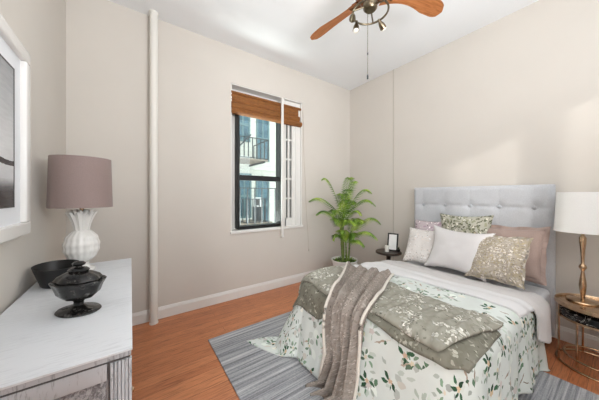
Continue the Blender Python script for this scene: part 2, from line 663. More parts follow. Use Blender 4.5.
def tag(o, label, cat, group=None):
    o['label'] = label
    o['category'] = cat
    if group:
        o['group'] = group
    return o


def thing(name, label, cat, loc=(0, 0, 0), rot=(0, 0, 0), group=None):
    o = bpy.data.objects.new(name, None)
    C.objects.link(o)
    o.location = loc
    o.rotation_euler = rot
    return tag(o, label, cat, group)


def dup(root, loc, label=None, rot=None):
    r = root.copy()
    C.objects.link(r)
    r.location = loc
    if rot:
        r.rotation_euler = rot
    if label:
        r['label'] = label
    for ch in list(root.children):
        c = ch.copy()
        C.objects.link(c)
        c.parent = r
        for g in ch.children:
            d = g.copy()
            C.objects.link(d)
            d.parent = c
    return r


def struct(name, bm, mat, parent=None, smooth=False):
    return obj(name, bm, mat, parent, smooth, kind='structure' if parent is None else None)


def sstep(a, b, x):
    t = max(0.0, min(1.0, (x - a) / (b - a)))
    return t * t * (3 - 2 * t)


def nz(x, y, z=0.0):
    return noise.noise(Vector((x, y, z)))


# ------------------------------------------------------------------ the room
struct('floor', add_box(BM(), XL - .2, XR + .2, YF - .2, YB + .3, -0.06, 0.0), M['floor'])
struct('ceiling', add_box(BM(), XL - .2, XR + .2, YF - .2, YB + .3, H, H + 0.08), M['ceiling'])
struct('wall_right', add_box(BM(), XR, XR + .15, YF - .2, YB + .3, 0, H), M['wall'])


def wall_with_holes(axis, p0, p1, s0, s1, holes):
    """wall slab from p0..p1 thick, running s0..s1, with rectangular holes (a0, a1, z0, z1)"""
    bm = BM()

    def slab(a, b, z0, z1):
        if b - a < 1e-4 or z1 - z0 < 1e-4:
            return
        if axis == 'x':
            add_box(bm, a, b, p0, p1, z0, z1)
        else:
            add_box(bm, p0, p1, a, b, z0, z1)
    cur = s0
    for (a0, a1, z0, z1) in holes:
        slab(cur, a0, 0, H)
        slab(a0, a1, 0, z0)
        slab(a0, a1, z1, H)
        cur = a1
    slab(cur, s1, 0, H)
    return bm


WX0, WX1, WZ0, WZ1 = 0.997, 2.072, 0.815, 2.655
struct('wall_back', wall_with_holes('x', YB, YB + .30, XL - .15, XR + .15, [(WX0, WX1, WZ0, WZ1)]), M['wall'])
struct('wall_left', wall_with_holes('y', XL - .12, XL, YF - .15, YB, [(-0.85, 0.02, 0.0, 2.45)]), M['wall'])  # unseen doorway added to let the hall fill in
struct('wall_front', wall_with_holes('x', YF - .12, YF, XL - .12, XR + .1, [(0.42, 1.43, 1.25, 2.44), (1.62, 3.02, 1.72, 2.50)]), M['wall'])


def skirting(name, pts0, pts1, nrm):
    """moulded baseboard between two floor points, offset along nrm"""
    a, b, n = Vector(pts0), Vector(pts1), Vector(nrm)
    prof = [(0, 0), (0.016, 0), (0.016, 0.088), (0.012, 0.098), (0.008, 0.108), (0.006, 0.116), (0, 0.118)]
    bm = BM()
    r = [[bm.verts.new(p + n * d + Vector((0, 0, z))) for d, z in prof] for p in (a, b)]
    k = len(prof)
    for i in range(k):
        bm.faces.new((r[0][i], r[0][(i + 1) % k], r[1][(i + 1) % k], r[1][i]))
    bm.faces.new(r[0])
    bm.faces.new(r[1][::-1])
    struct(name, bm, M['trim'])


skirting('baseboard_back', (XL, YB, 0), (XR, YB, 0), (0, -1, 0))
skirting('baseboard_right', (XR, YF, 0), (XR, YB - .017, 0), (-1, 0, 0))
skirting('baseboard_left', (XL, 0.10, 0), (XL, YB - .017, 0), (1, 0, 0))
# unseen hall added beyond the doorway to keep sky light out
bm = BM()
add_box(bm, -1.95, -1.85, -2.1, 0.3, 0, H)
add_box(bm, -1.85, XL - .12, 0.2, 0.3, 0, H)
add_box(bm, -1.95, XL - .12, -2.1, -2.0, 0, H)
add_box(bm, XL - .12, XL - .02, -2.0, YF - .15, 0, H)
struct('wall_added_hall', bm, M['wall'])
struct('floor_added_hall', add_box(BM(), -1.95, XL - .2, -2.1, 0.3, -0.06, 0.0), M['floor'])
struct('ceiling_added_hall', add_box(BM(), -1.95, XL - .2, -2.1, 0.3, H, H + 0.08), M['ceiling'])
# narrow painted strip running up the right wall
struct('trim_1', add_box(BM(), XR - .007, XR, 1.995, 2.008, .118, H), plain('wall_strip_paint', (196, 190, 180), 0.7))
bm = BM()
add_box(bm, XL - .02, XL + .016, 0.02, 0.10, 0, 2.45)
add_box(bm, XL - .02, XL + .016, -0.89, 0.10, 2.45, 2.54)
struct('added_door_1', bm, M['trim'])  # casing of the added doorway

# riser pipe in the corner of the window wall
t = thing('riser_pipe', 'cream painted vertical pipe running floor to ceiling beside the window wall', 'pipe', (0.186, 2.765, 0))
obj('pipe', add_lathe(BM(), [(0.036, 0.0), (0.036, H)], seg=28), M['pipe'], t)
obj('floor_collar', add_lathe(BM(), [(0.040, 0.0), (0.040, 0.012), (0.0365, 0.016)], seg=28, cap=False), M['pipe'], t)
obj('ceiling_collar', add_lathe(BM(), [(0.0365, H - .02), (0.042, H - .012), (0.042, H)], seg=28, cap=False), M['pipe'], t)

# ------------------------------------------------------------------ the window
w1 = bpy.data.objects.new('window_1', None)
C.objects.link(w1)
w1['kind'] = 'structure'
FY = YB + .035          # face of the black frame
bm = BM()               # white liner of the recess and sill
add_box(bm, WX0, WX0 + .012, YB + .005, YB + .25, WZ0, WZ1)
add_box(bm, WX1 - .012, WX1, YB + .005, YB + .25, WZ0, WZ1)
add_box(bm, WX0, WX1, YB + .005, YB + .25, WZ1 - .012, WZ1)
obj('recess_lining', bm, M['trim'], w1, False)
obj('sill', add_box(BM(), WX0 - .01, WX1 + .004, YB - .028, YB + .25, WZ0 - .012, WZ0 + .02, .004), M['trim'], w1)
BX0, BX1 = 1.105, 1.735
BZ0, BZ1 = .853, 2.40
bm = BM()
add_box(bm, BX0 - .012, BX0 + .016, FY, FY + .13, BZ0, BZ1)
add_box(bm, BX1 - .016, BX1 + .006, FY, FY + .13, BZ0, BZ1)
add_box(bm, BX0, BX1, FY, FY + .13, BZ0 - .012, BZ0 + .026)
add_box(bm, BX0, BX1, FY, FY + .13, BZ1 - .03, BZ1)
obj('black_frame', bm, M['black_metal'], w1, False)
bm = BM()
add_box(bm, BX0 + .014, BX1 - .012, FY + .005, FY + .05, 1.468, 1.512)
add_box(bm, BX0 + .014, BX1 - .012, FY + .05, FY + .09, 1.498, 1.54)
obj('meeting_rail', bm, M['black_metal'], w1, False)
bm = BM()
add_box(bm, 1.40, 1.47, FY - .004, FY + .02, 1.512, 1.53)
add_box(bm, 1.43, 1.445, FY - .012, FY + .02, 1.526, 1.54)
obj('sash_lock', bm, M['black_metal'], w1, False)
obj('upper_pane', add_box(BM(), BX0 + .012, BX1 - .012, FY + .065, FY + .069, 1.53, BZ1 - .02), M['glass'], w1, False)
obj('lower_pane', add_box(BM(), BX0 + .012, BX1 - .012, FY + .025, FY + .029, BZ0 + .02, 1.48), M['glass'], w1, False)
# filler above the sash and at its left
bm = BM()
add_box(bm, WX0 + .012, BX1 + .02, FY + .10, FY + .13, BZ1, WZ1 - .012)
add_box(bm, WX0 + .012, BX0 - .012, FY + .10, FY + .13, WZ0 + .02, BZ1)
add_box(bm, BX1 + .006, BX1 + .06, FY + .0, FY + .13, WZ0 + .02, WZ1 - .012)
obj('white_filler', bm, M['trim'], w1, False)
# white muntined side light
w2 = bpy.data.objects.new('window_2', None)
C.objects.link(w2)
w2['kind'] = 'structure'
SX0, SX1 = BX1 + .065, WX1 - .014
PA, PB = SX0 + .014, SX0 + .112
bm = BM()
add_box(bm, SX0, PA, FY, FY + .05, WZ0 + .02, 2.52)
add_box(bm, PB, SX1, FY - .006, FY + .05, WZ0 + .02, 2.52)
add_box(bm, PB + .06, PB + .075, FY - .018, FY, WZ0 + .02, 2.52)
add_box(bm, SX0, SX1, FY, FY + .05, WZ0 + .02, .95)
add_box(bm, SX0, SX1, FY, FY + .05, 2.36, WZ1 - .02)
obj('frame', bm, M['trim'], w2, False)
bm = BM()
for k in range(1, 5):
    z = .95 + k * (2.36 - .95) / 5
    add_box(bm, PA - .004, PB + .004, FY + .002, FY + .03, z - .011, z + .011)
add_box(bm, (PA + PB) / 2 - .014, (PA + PB) / 2 + .014, FY + .004, FY + .03, .95, 2.36)
obj('muntins', bm, M['trim'], w2, False)
obj('pane', add_box(BM(), PA - .002, PB + .002, FY + .034, FY + .038, .94, 2.37), plain('dim_side_glass', (52, 56, 60), 0.1), w2, False)
# white pole before the window
t = thing('window_pole', 'white narrow pole standing in front of the window across the bamboo blind', 'pole', (1.700, YB - .05, .70))
obj('shaft', add_box(BM(), -.016, .016, -.012, .012, .02, 1.91, .004), M['trim'], t)
obj('end_cap', add_box(BM(), -.019, .019, -.015, .015, 0, .022, .004), M['trim'], t)
obj('clip', add_box(BM(), -.012, .012, -.006, .022, 1.84, 1.90, .003), M['trim'], t)

# bamboo roman blind rolled up at the head of the window
t = thing('bamboo_blind', 'brown woven bamboo roman blind pulled up at top of window', 'blind', (0, 0, 0))
bx0, bx1 = WX0 + .004, WX1 - .012
obj('headrail', add_box(BM(), bx0, bx1, YB + .0, YB + .03, 2.535, 2.565, .004), M['bamboo'], t)


def blind_fold(z0, z1, depth, x0, x1):
    bm = BM()
    prof = []
    for k in range(9):
        a = k / 8
        prof.append((YB + .022 - depth * math.sin(a * PI) ** .7 - .004 * math.sin(9 * a), z1 + (z0 - z1) * a))
    prof += [(YB + .034, z0 + .004), (YB + .034, z1 - .004)]
    r = [[bm.verts.new((x, y, z)) for y, z in prof] for x in (x0, x1)]
    k = len(prof)
    for i in range(k):
        bm.faces.new((r[0][i], r[0][(i + 1) % k], r[1][(i + 1) % k], r[1][i]))
    bm.faces.new(r[0])
    bm.faces.new(r[1][::-1])
    return bm


obj('fold', blind_fold(2.43, 2.545, .020, bx0, bx1 - .05), M['bamboo'], t)
obj('fold', blind_fold(2.345, 2.445, .036, bx0, bx1 - .03), M['bamboo'], t)
obj('fold', blind_fold(2.285, 2.365, .050, bx0 + .002, bx1), M['bamboo'], t)
t2 = thing('blind_cord', 'thin pale blind cord hanging down the wall right of the window', 'cord', (0, 0, 0))
pts = []
for k in range(24):
    a = k / 23
    pts.append((2.082 + .105 * a ** 1.4 + .004 * math.sin(a * 15), YB - .012 - .002 * math.sin(a * 9), 2.52 - 2.06 * a))
obj('string', add_tube(BM(), pts, .0028, 6), M['cord'], t2)
obj('tassel', add_lathe(BM(), [(.002, .03), (.007, .02), (.009, 0), (.004, -.012)], (pts[-1][0], pts[-1][1], pts[-1][2] - .02), 12), M['cord'], t2)

# ------------------------------------------------------------------ outside: house opposite and fire escapes
FYB = YB + 4.2
t = thing('apartment_building', 'pale stone building with teal windows seen through the window', 'building', (0, 0, 0))
obj('facade', add_box(BM(), -1.5, 9.0, FYB, FYB + .4, -4, 8), M['facade'], t, False)


def far_window(x0, x1, z0, z1):
    bm = BM()
    add_box(bm, x0 - .06, x1 + .06, FYB - .05, FYB, z0 - .06, z0)
    add_box(bm, x0 - .06, x1 + .06, FYB - .05, FYB, z1, z1 + .08)
    add_box(bm, x0 - .06, x0, FYB - .04, FYB, z0, z1)
    add_box(bm, x1, x1 + .06, FYB - .04, FYB, z0, z1)
    m = (z0 + z1) / 2
    add_box(bm, x0, x1, FYB - .035, FYB, m - .04, m + .04)
    add_box(bm, (x0 + x1) / 2 - .025, (x0 + x1) / 2 + .025, FYB - .03, FYB, z0, z1)
    fr = obj('window', bm, plain('teal_window_frame', (96, 122, 126), .6), t, False)
    obj('pane', add_box(BM(), x0, x1, FYB - .02, FYB - .005, z0, z1), M['dark_glass'], fr, False)


far_window(2.66, 3.02, 3.02, 3.95)
far_window(3.36, 3.70, 2.45, 3.80)
far_window(2.72, 3.06, 0.62, 1.88)
far_window(3.34, 3.70, 0.10, 1.80)
bm = BM()
add_box(bm, 2.0, 4.4, FYB - .10, FYB, 2.08, 2.16)
obj('string_course', bm, M['facade'], t, False)


def railing(t, x0, x1, y, z0, z1, n, r, ends=None):
    bm = BM()
    add_box(bm, x0, x1, y - r, y + r, z1 - 2 * r, z1)
    add_box(bm, x0, x1, y - r, y + r, z0, z0 + 2 * r)
    for k in range(n + 1):
        x = x0 + (x1 - x0) * k / n
        add_box(bm, x - r, x + r, y - r, y + r, z0, z1)
    if ends:
        for x in (x0, x1):
            add_box(bm, x - r, x + r, y, ends, z1 - 2 * r, z1)
            add_box(bm, x - r, x + r, y, ends, z0, z0 + 2 * r)
            for k in range(1, 5):
                yy = y + (ends - y) * k / 4
                add_box(bm, x - r, x + r, yy - r, yy + r, z0, z1)
    obj('railing', bm, M['iron'], t, False)


def platform(t, x0, x1, y0, y1, z, n):
    bm = BM()
    for k in range(n):
        yy = y0 + (y1 - y0) * (k + .1) / n
        add_box(bm, x0, x1, yy, yy + .7 * (y1 - y0) / n, z - .04, z)
    obj('slatted_platform', bm, M['slats'], t, False)
    bm = BM()
    for x in (x0 + .1, x1 - .1):
        add_box(bm, x - .015, x + .015, y0 + .02, FYB if y1 > 5 else y1, z - .09, z - .041)
        obj('bracket', bm, M['iron'], t, False)
        bm = BM()
    bm.free()


t = thing('fire_escape', 'dark iron fire escape balcony on the opposite facade, upper one', 'fire escape', (0, 0, 0), group='fire escapes opposite')
platform(t, 2.2, 3.16, FYB - 1.1, FYB - .13, 2.27, 8)
railing(t, 2.2, 3.16, FYB - 1.1, 2.28, 2.84, 8, .011, FYB - .13)
bm = BM()
add_tube(bm, [(2.2, FYB - 1.12, 2.45), (2.62, FYB - 1.12, 2.90)], .02, 6)
obj('stair_rail', bm, M['iron'], t)
t = thing('fire_escape', 'dark iron fire escape balcony on the opposite facade, lower one', 'fire escape', (0, 0, 0), group='fire escapes opposite')
platform(t, 2.2, 3.3, FYB - 1.1, FYB - .13, .52, 8)
railing(t, 2.5, 3.16, FYB - 1.1, .53, 1.18, 7, .010, FYB - .13)
t = thing('window_railing', 'dark iron railing with spaced bars just outside the lower window pane', 'railing', (0, 0, 0))
railing(t, 1.15, 2.55, YB + .75, .62, 1.40, 11, .008)
platform(t, 1.0, 2.6, YB + .302, YB + .74, .60, 5)
t = thing('air_conditioner', 'small white air conditioner in far window behind the railing', 'air conditioner', (3.05, FYB - .55, .93))
obj('case', add_box(BM(), -.10, .10, -.12, .14, 0, .28, .012), M['trim'], t)
obj('stand', add_box(BM(), -.08, .08, -.10, .12, -.41, -.001), M['iron'], t, False)
obj('grille', add_box(BM(), -.07, .05, -.124, -.116, .05, .22), M['groove'], t, False)

# ------------------------------------------------------------------ rug
bm = BM()
add_box(bm, 0.552, 2.415, -0.55, 2.155, 0.0, 0.012, .004)
tag(obj('rug', bm, M['rug']), 'grey streaky woven rug on the floorboards under the bed', 'rug')

# ------------------------------------------------------------------ bed
AX, BN, BF = 1.125, 0.385, 1.650      # foot plane, near side, far side of the bedding
HBX = 2.985
t = thing('bed', 'upholstered blue grey bed with a tall tufted headboard', 'bed', (0, 0, 0))
# headboard: front face is a tufted grid
HY0, HY1, HZ1 = 0.388, 1.642, 1.375
btn = []
for zi, z in enumerate((1.162, 0.80, 0.45)):
    for k in range(5):
        btn.append((HY0 + (HY1 - HY0) * (k + .5) / 5, z))


def hb_front(u, v):
    y = HY0 + (HY1 - HY0) * u
    z = 0.05 + (HZ1 - 0.05) * v
    d = 0.0
    for (by, bz) in btn:
        q = ((y - by) / .05) ** 2 + ((z - bz) / .05) ** 2
        d += 0.022 * math.exp(-q)
        if abs(y - by) < .16 and abs(z - bz) < .2:
            d += 0.006 * math.exp(-((z - bz) / .016) ** 2)
    for k in range(1, 5):
        yy = HY0 + (HY1 - HY0) * k / 5
    for k in range(5):
        by = HY0 + (HY1 - HY0) * (k + .5) / 5
        d += 0.0035 * math.exp(-((y - by) / .012) ** 2)
    e = min(y - HY0, HY1 - y, HZ1 - z, .05) / .05
    edge = .03 * (1 - math.sqrt(max(0, 1 - (1 - e) ** 2)))
    return (HBX + d + edge, y, z), (u * 1.24, v * 1.3)


bm = BM()
add_grid(bm, hb_front, 110, 110)
hbo = obj('headboard', bm, M['headboard'], t, angle=80, recalc=False)
bm = BM()
add_box(bm, HBX + .022, XR - .02, HY0, HY1, 0.05, HZ1, .012, 3)
obj('headboard_back', bm, M['headboard'], t)
for (by, bz) in btn:
    bm = BM()
    add_lathe(bm, [(0.017, 0.0), (0.015, .006), (.009, .0095), (0.0, .011)], seg=16)
    bmesh.ops.rotate(bm, verts=bm.verts, cent=(0, 0, 0), matrix=Matrix.Rotation(-PI / 2, 3, 'Y'))
    obj('button', bm, M['button'], hbo, loc=(HBX + .021, by, bz))
bm = BM()
add_box(bm, 1.30, HBX + .02, 0.412, 0.46, 0.045, 0.25, .015, 3)
add_box(bm, 1.30, HBX + .02, 1.575, 1.622, 0.045, 0.25, .015, 3)
add_box(bm, 1.28, 1.33, 0.412, 1.622, 0.045, 0.25, .015, 3)
obj('side_rails', bm, M['headboard'], t)
obj('slat_base', add_box(BM(), 1.32, HBX, 0.455, 1.58, 0.19, 0.251), M['dark_wood'], t, False)
for x in (1.34, 2.86):
    for y in (0.45, 1.58):
        z0 = .0125 if x < 2.4 else 0.0
        obj('leg', add_lathe(BM(), [(.018, z0), (.024, .06)], (x, y, 0), 16), M['dark_wood'], t)

t = thing('mattress', 'white sheeted mattress on the bed, bare near the headboard', 'mattress', (0, 0, 0))
bm = BM()
add_box(bm, 1.30, HBX - .005, 0.405, 1.628, 0.252, 0.462, .045, 5)
obj('mattress_body', bm, M['mattress'], t)
bm = BM()
pts = []
for (x, y) in ((1.36, .404), (2.93, .404)):
    pts.append((x, y, .300))
add_tube(bm, pts, .004, 6)
obj('piping', bm, M['mattress'], t)

# --- bedding surface -------------------------------------------------------
RC, RE = 0.155, 0.085
A0, B0, B1 = AX + RC, BN + RC, BF - RC


def ztop(a, b):
    z = 0.566 - 0.085 * sstep(1.85, 2.55, a)
    z += 0.012 * nz(a * 3.1, b * 3.1, 1.0) + 0.006 * nz(a * 8, b * 8, 4.0)
    return z


def bed_surface(a, b, off=0.0, ripple=1.0, floor=0.016, flare=0.10):
    ox = max(0.0, A0 - a)
    oy = (B0 - b) if b < B0 else ((B1 - b) if b > B1 else 0.0)    # + near, - far
    r = math.hypot(ox, oy)
    ca, cb = max(a, A0), min(max(b, B0), B1)
    zt = ztop(max(a, AX), min(max(b, BN), BF))
    if r < 1e-9:
        return Vector((a, b, zt + off))
    dx, dy = -ox / r, -oy / r
    th = math.atan2(abs(oy), ox) if r else 0
    # position along the outline, for the ripples
    if oy >= 0:
        per = cb - B0 - th * .3 - (ca - A0)
    else:
        per = cb + th * .3 + (ca - A0)
    L1 = RC - RE
    if r <= L1:
        g, h, ph = r, 0.0, 0.0
    elif r <= L1 + RE * PI / 2:
        ph = (r - L1) / RE
        g, h = L1 + RE * math.sin(ph), RE * (1 - math.cos(ph))
    else:
        s = r - L1 - RE * PI / 2
        ph = PI / 2
        wf = abs(dx)                       # 1 at the foot, 0 along the sides
        fl = .03 + .17 * wf + (.26 * math.sin(2 * th) if oy < 0 else 0.0)
        g, h = RC + fl * s, RE + s * math.sqrt(1 - fl ** 2)
        rip = ripple * (1.2 - .8 * wf) * (0.036 * s * math.sin(per * 15 + 1.1) + 0.022 * s * math.sin(per * 37 + 0.4) + .05 * s * nz(per * 6, s * 3, 2.2))
        g += rip
    g += off * math.sin(ph)
    h -= off * math.cos(ph)
    z = zt - h
    if z < floor + off:
        ex = floor + off - z
        z = floor + off + 0.006 * (1 + math.sin(ex * 18 + per * 4)) * min(1, ex * 8)
        g += ex * 0.9
    return Vector((ca + dx * g, cb + dy * g, z))


def cloth(name, mat, parent, fn, nu, nv, thick=0.010, label=None):
    """fn(u, v) -> (a, b, off, kwargs)"""
    def f(u, v):
        a, b, off, kw = fn(u, v)
        return bed_surface(a, b, off, **kw), (a, b)
    bm = BM()
    add_grid(bm, f, nu, nv)
    bmesh.ops.recalc_face_normals(bm, faces=bm.faces)
    up = sum((fc.normal.z for fc in bm.faces))
    if up < 0:
        bmesh.ops.reverse_faces(bm, faces=bm.faces)
    o = obj(name, bm, mat, parent, angle=75, recalc=False)
    s = o.modifiers.new('thickness', 'SOLIDIFY')
    s.thickness = thick
    s.offset = -1.0
    return o


t = thing('duvet', 'white floral duvet with green leaves draped over bed foot to the rug', 'duvet', (0, 0, 0))


def duv(u, v):
    a = 2.46 + (0.610 - 2.46) * u
    b = -0.055 + (2.125 + 0.055) * v
    return a, b, 0.0, {}


cloth('cover', M['floral'], t, duv, 120, 150, 0.02)

t = thing('quilt', 'sage green damask quilt folded across the foot of the bed', 'quilt', (0, 0, 0))


def quilt_low(u, v):
    b = 0.395 + (1.735 - 0.395) * v
    hi = 1.58
    lo = 1.125 - 0.02 * math.sin(v * 11) - 0.13 * sstep(1.12, 1.32, b) + .05 * (1 - sstep(.40, .47, b))
    a = hi + (lo - hi) * u
    return a, b, 0.014 + .004 * math.sin(b * 37 + a * 5) * u, {'ripple': .4}


def quilt_up(u, v):
    b = 0.420 + (1.77 - 0.420) * v
    near = 1 - sstep(.42, .53, b)
    lo = 1.160 + .015 * math.sin(b * 9) + 0.36 * near ** 1.8
    hi = 1.64 + .012 * math.sin(b * 7) + .06 * sstep(1.3, 1.7, b)
    a = hi + (lo - hi) * u
    roll = math.sin(PI * min(1, max(0, u))) ** .35
    wr = math.sin(b * 50 + 2.4 * nz(a * 4, b * 4) + 3 * a)
    wr = 0.011 * (1 - abs(wr)) ** .8 * (0.5 + 0.9 * (1 - sstep(.5, 1.0, b) + sstep(1.3, 1.5, b)))
    return a, b, 0.026 + .016 * roll + wr * roll + .012 * nz(a * 9, b * 15, 3), {'ripple': .3}


cloth('lower_layer', M['sage_dark'], t, quilt_low, 34, 110, 0.010)
cloth('upper_layer', M['sage'], t, quilt_up, 34, 130, 0.016)

t = thing('throw_blanket', 'taupe speckled throw hanging in folds over the foot of the bed', 'throw', (0, 0, 0))
# left edge / right edge of the throw in flattened bedding coordinates
TL = [(0.0, 1.66, 1.55), (0.28, 1.36, 1.33), (0.50, 1.14, 1.16), (0.75, 0.88, 1.11), (1.0, 0.640, 1.17)]
TR = [(0.0, 1.76, 1.13), (0.28, 1.42, 1.00), (0.50, 1.17, 0.905), (0.75, 0.88, 0.88), (1.0, 0.600, 0.89)]


def interp(tab, v):
    for (v0, a0, b0), (v1, a1, b1) in zip(tab, tab[1:]):
        if v <= v1 + 1e-9:
            s = (v - v0) / (v1 - v0)
            return a0 + (a1 - a0) * s, b0 + (b1 - b0) * s
    return tab[-1][1:]


def thr(u, v, extra=0.0):
    la, lb = interp(TL, v)
    ra, rb = interp(TR, v)
    uu = u + .02 * math.sin(v * 9 + u * 4)
    a, b = la + (ra - la) * uu, lb + (rb - lb) * uu
    amp = 0.015 + .015 * sstep(.2, .7, v)
    pl = math.sin(u * 2 * PI * 3.6 + 1.4 * math.sin(v * 4) + .8)
    off = 0.074 + amp * (pl + .4 * math.sin(u * 2 * PI * 8 + v * 3)) + .008 * nz(u * 7, v * 9, 5)
    return a, b, off + extra, {'ripple': .25}


cloth('blanket', M['throw'], t, lambda u, v: thr(v, u), 110, 64, 0.014)
for u in (0.0, 1.0):
    bm = BM()
    pts = [bed_surface(*thr(u, k / 60, -.004)[:3], **thr(u, k / 60)[3]) for k in range(61)]
    add_tube(bm, pts, .010, 8)
    obj('edge_trim', bm, M['throw_trim'], t)

t = thing('white_blanket', 'white turned-back blanket across the middle of the bed', 'blanket', (0, 0, 0))


def wbl(u, v):
    b = 0.385 - .0 + (1.95 - 0.385) * v
    lo = 1.955 - .22 * sstep(.9, 1.7, b)
    hi = 2.30
    a = hi + (lo - hi) * u
    return a, b, 0.022 + .005 * math.sin(a * 34 + b * 2) + .007 * (1 - abs(math.sin(a * 11 + b * 1.3 + nz(a * 3, b * 2)))) ** 4 + .006 * sstep(.9, 1, u) * -1, {'ripple': .5}


cloth('cover', M['white_sheet'], t, wbl, 30, 110, 0.014)
t = thing('folded_sheet', 'pale folded sheet below the pillows, hanging at the near side', 'sheet', (0, 0, 0))


def fsh(u, v):
    b0 = 0.13 + .07 * u
    b = b0 + (1.93 - b0) * v
    sk = (1 - sstep(.30, .75, b))
    lo = 2.215 + .02 * math.sin(b * 5) + .0 * sk
    hi = 2.555 + .05 * sk
    a = hi + (lo - hi) * u
    step = .012 * sstep(.54, .57, u) + .010 * sstep(.25, .28, u)
    return a, b, 0.030 + step * (1 - sstep(.80, 1, u)) - .004 * sstep(.9, 1, u) + .004 * nz(a * 9, b * 9, 2), {'ripple': .35}


cloth('layers', M['shaded_sheet'], t, fsh, 44, 110, 0.012)


# ------------------------------------------------------------------ pillows
def pillow(name, label, mat, centre, w_, h_, thick, lean, yaw=0.0, roll=0.0, flange=0.0, seed=0, band=None, pinch=.06, fl_mat=None, sag=0.0):
    """cushion standing on its lower edge; front faces -X, leaning back by `lean` radians"""
    root = thing(name, label, 'pillow', centre, (0, 0, 0), 'pillows along the headboard')
    n = 30

    def shape(u, v, side):
        x = 2 * u - 1
        y = 2 * v - 1
        ex = 1 - pinch * (1 - y * y) * 1.0
        ey = 1 - pinch * (1 - x * x) * 1.0
        px = x * ex * w_ / 2
        py = y * ey * h_ / 2
        k = max(0.0, (1 - abs(x) ** 2.6)) * max(0.0, (1 - abs(y) ** 2.6))
        d = side * thick / 2 * k ** 0.55
        d += side * .020 * k * nz(px * 9 + seed, py * 9, seed * 3.1)
        d += .35 * sag * (1 - y) * (1 - abs(x))
        py += sag * nz(px * 4 + seed * 2, 0.3, 1.0) * .3
        d += .010 * nz(px * 7, py * 7, seed + 9)
        return px, py, d
    R = Matrix.Rotation(yaw, 3, 'Z') @ Matrix.Rotation(lean, 3, 'Y') @ Matrix.Rotation(roll, 3, 'X')

    def place(px, py, d):
        return R @ Vector((-d, px, py))
    bm = BM()
    for side in (1, -1):
        add_grid(bm, lambda u, v: (place(*shape(u, v, side)), (u * w_ + seed, v * h_ + seed * .37)), n, n)
    bmesh.ops.remove_doubles(bm, verts=bm.verts, dist=1e-5)
    obj('cushion_body', bm, mat, root, angle=80)
    if flange:
        bm = BM()
        lay = bm.loops.layers.uv.verify()
        ring = []
        m = 120
        for k in range(m):
            s = 4 * k / m
            i, f = int(s), s - int(s)
            u, v = [(f, 0), (1, f), (1 - f, 1), (0, 1 - f)][i]
            px, py, d = shape(u, v, 1)
            px2, py2 = px * (1 + 2 * flange / w_), py * (1 + 2 * flange / h_)
            wv = .012 * math.sin(k * .55 + seed)
            ring.append((bm.verts.new(place(px * .99, py * .99, d + .004)), bm.verts.new(place(px2, py2, d + wv)),
                         bm.verts.new(place(px2, py2, d + wv - .006)), bm.verts.new(place(px * .99, py * .99, d - .004)), (px, py)))
        for k in range(m):
            p, q = ring[k], ring[(k + 1) % m]
            for j in range(3):
                f = bm.faces.new((p[j], q[j], q[j + 1], p[j + 1]))
                for lp in f.loops:
                    lp[lay].uv = (p[4][0] + j * .02 + seed, p[4][1])
        obj('flange', bm, fl_mat or mat, root, angle=80)
    if band:
        # strip of another cloth laid across the upper edge
        bm = BM()
        v0, v1 = band[1], band[2]
        add_grid(bm, lambda u, v: (place(*[c + (e if i == 2 else 0) for i, (c, e) in enumerate(zip(shape(u, v0 + (v1 - v0) * v, 1), (0, 0, .004)))]), (u * w_, v * .2)), n, 8)
        obj('band', bm, band[0], root, angle=80)
    return root


# lean: positive tips the top towards the headboard (+X)
pillow('damask_cushion', 'sage leaf patterned cushion peeking out behind the white pillow', M['sage_cushion'], (2.885, 1.030, .855), .50, .45, .12, .16, 0.05, -0.02, seed=1, pinch=.13)
pillow('pink_pillow', 'dusty pink pillow with flange at the near side of the headboard', M['pink'], (2.825, .635, .770), .43, .44, .14, .40, -.10, -.04, .030, seed=2, pinch=.07)
pillow('lilac_pillow', 'lilac floral pillow showing above the white lace cushion', M['lilac'], (2.850, 1.400, .755), .32, .46, .12, .30, .1, 0.0, seed=3)
pillow('lace_cushion', 'white lace cushion leaning at the far side of bed', M['lace'], (2.700, 1.385, .700), .34, .42, .13, .52, .18, 0.02, seed=4, pinch=.07)
pillow('white_pillow', 'plain white pillow in the middle of the cushions', M['white_pillow'], (2.660, 1.01, .725), .55, .47, .17, .46, .06, .05, seed=5, pinch=.17)
pillow('beige_cushion', 'beige and gold damask cushion in front of the pink pillow', M['beige_damask'], (2.650, .695, .722), .41, .43, .15, .56, -.12, -.05, .012, seed=6, pinch=.08)

# ------------------------------------------------------------------ near night tables (nested)
NX, NY = 2.800, 0.145
t = thing('nesting_table', 'round brass tray table beside the bed holding the white lamp', 'side table', (NX, NY, 0))
r = .215
bm = BM()
add_lathe(bm, [(0, .440), (r - .004, .440), (r, .444), (r, .468), (r - .005, .470), (r - .008, .466), (r - .012, .452), (0, .452)], seg=56)
obj('tray_top', bm, M['brass'], t)
for k, a in enumerate((2.05, 2.05 + 2 * PI / 3, 2.05 + 4 * PI / 3)):
    obj('leg', add_tube(BM(), [((r - .012) * math.cos(a), (r - .012) * math.sin(a), .010), ((r - .012) * math.cos(a), (r - .012) * math.sin(a), .442)], .0065, 10), M['brass'], t)
obj('base_ring', add_tube(BM(), circle((0, 0, .009), r - .012, 56), .0085, 8, True), M['brass'], t)
t = thing('marble_table', 'black marble topped nesting table tucked under the brass tray table', 'side table', (NX - .002, NY - .003, 0))
r = .198
bm = BM()
add_lathe(bm, [(0, .362), (r - .005, .362), (r, .367), (r, .411), (r - .006, .417), (0, .417)], seg=56)
obj('marble_top', bm, M['marble'], t)
bm = BM()
add_lathe(bm, [(r - .012, .346), (r + .002, .346), (r + .002, .3615), (r - .012, .3615)], seg=56, cap=False)
obj('rim', bm, M['brass'], t)
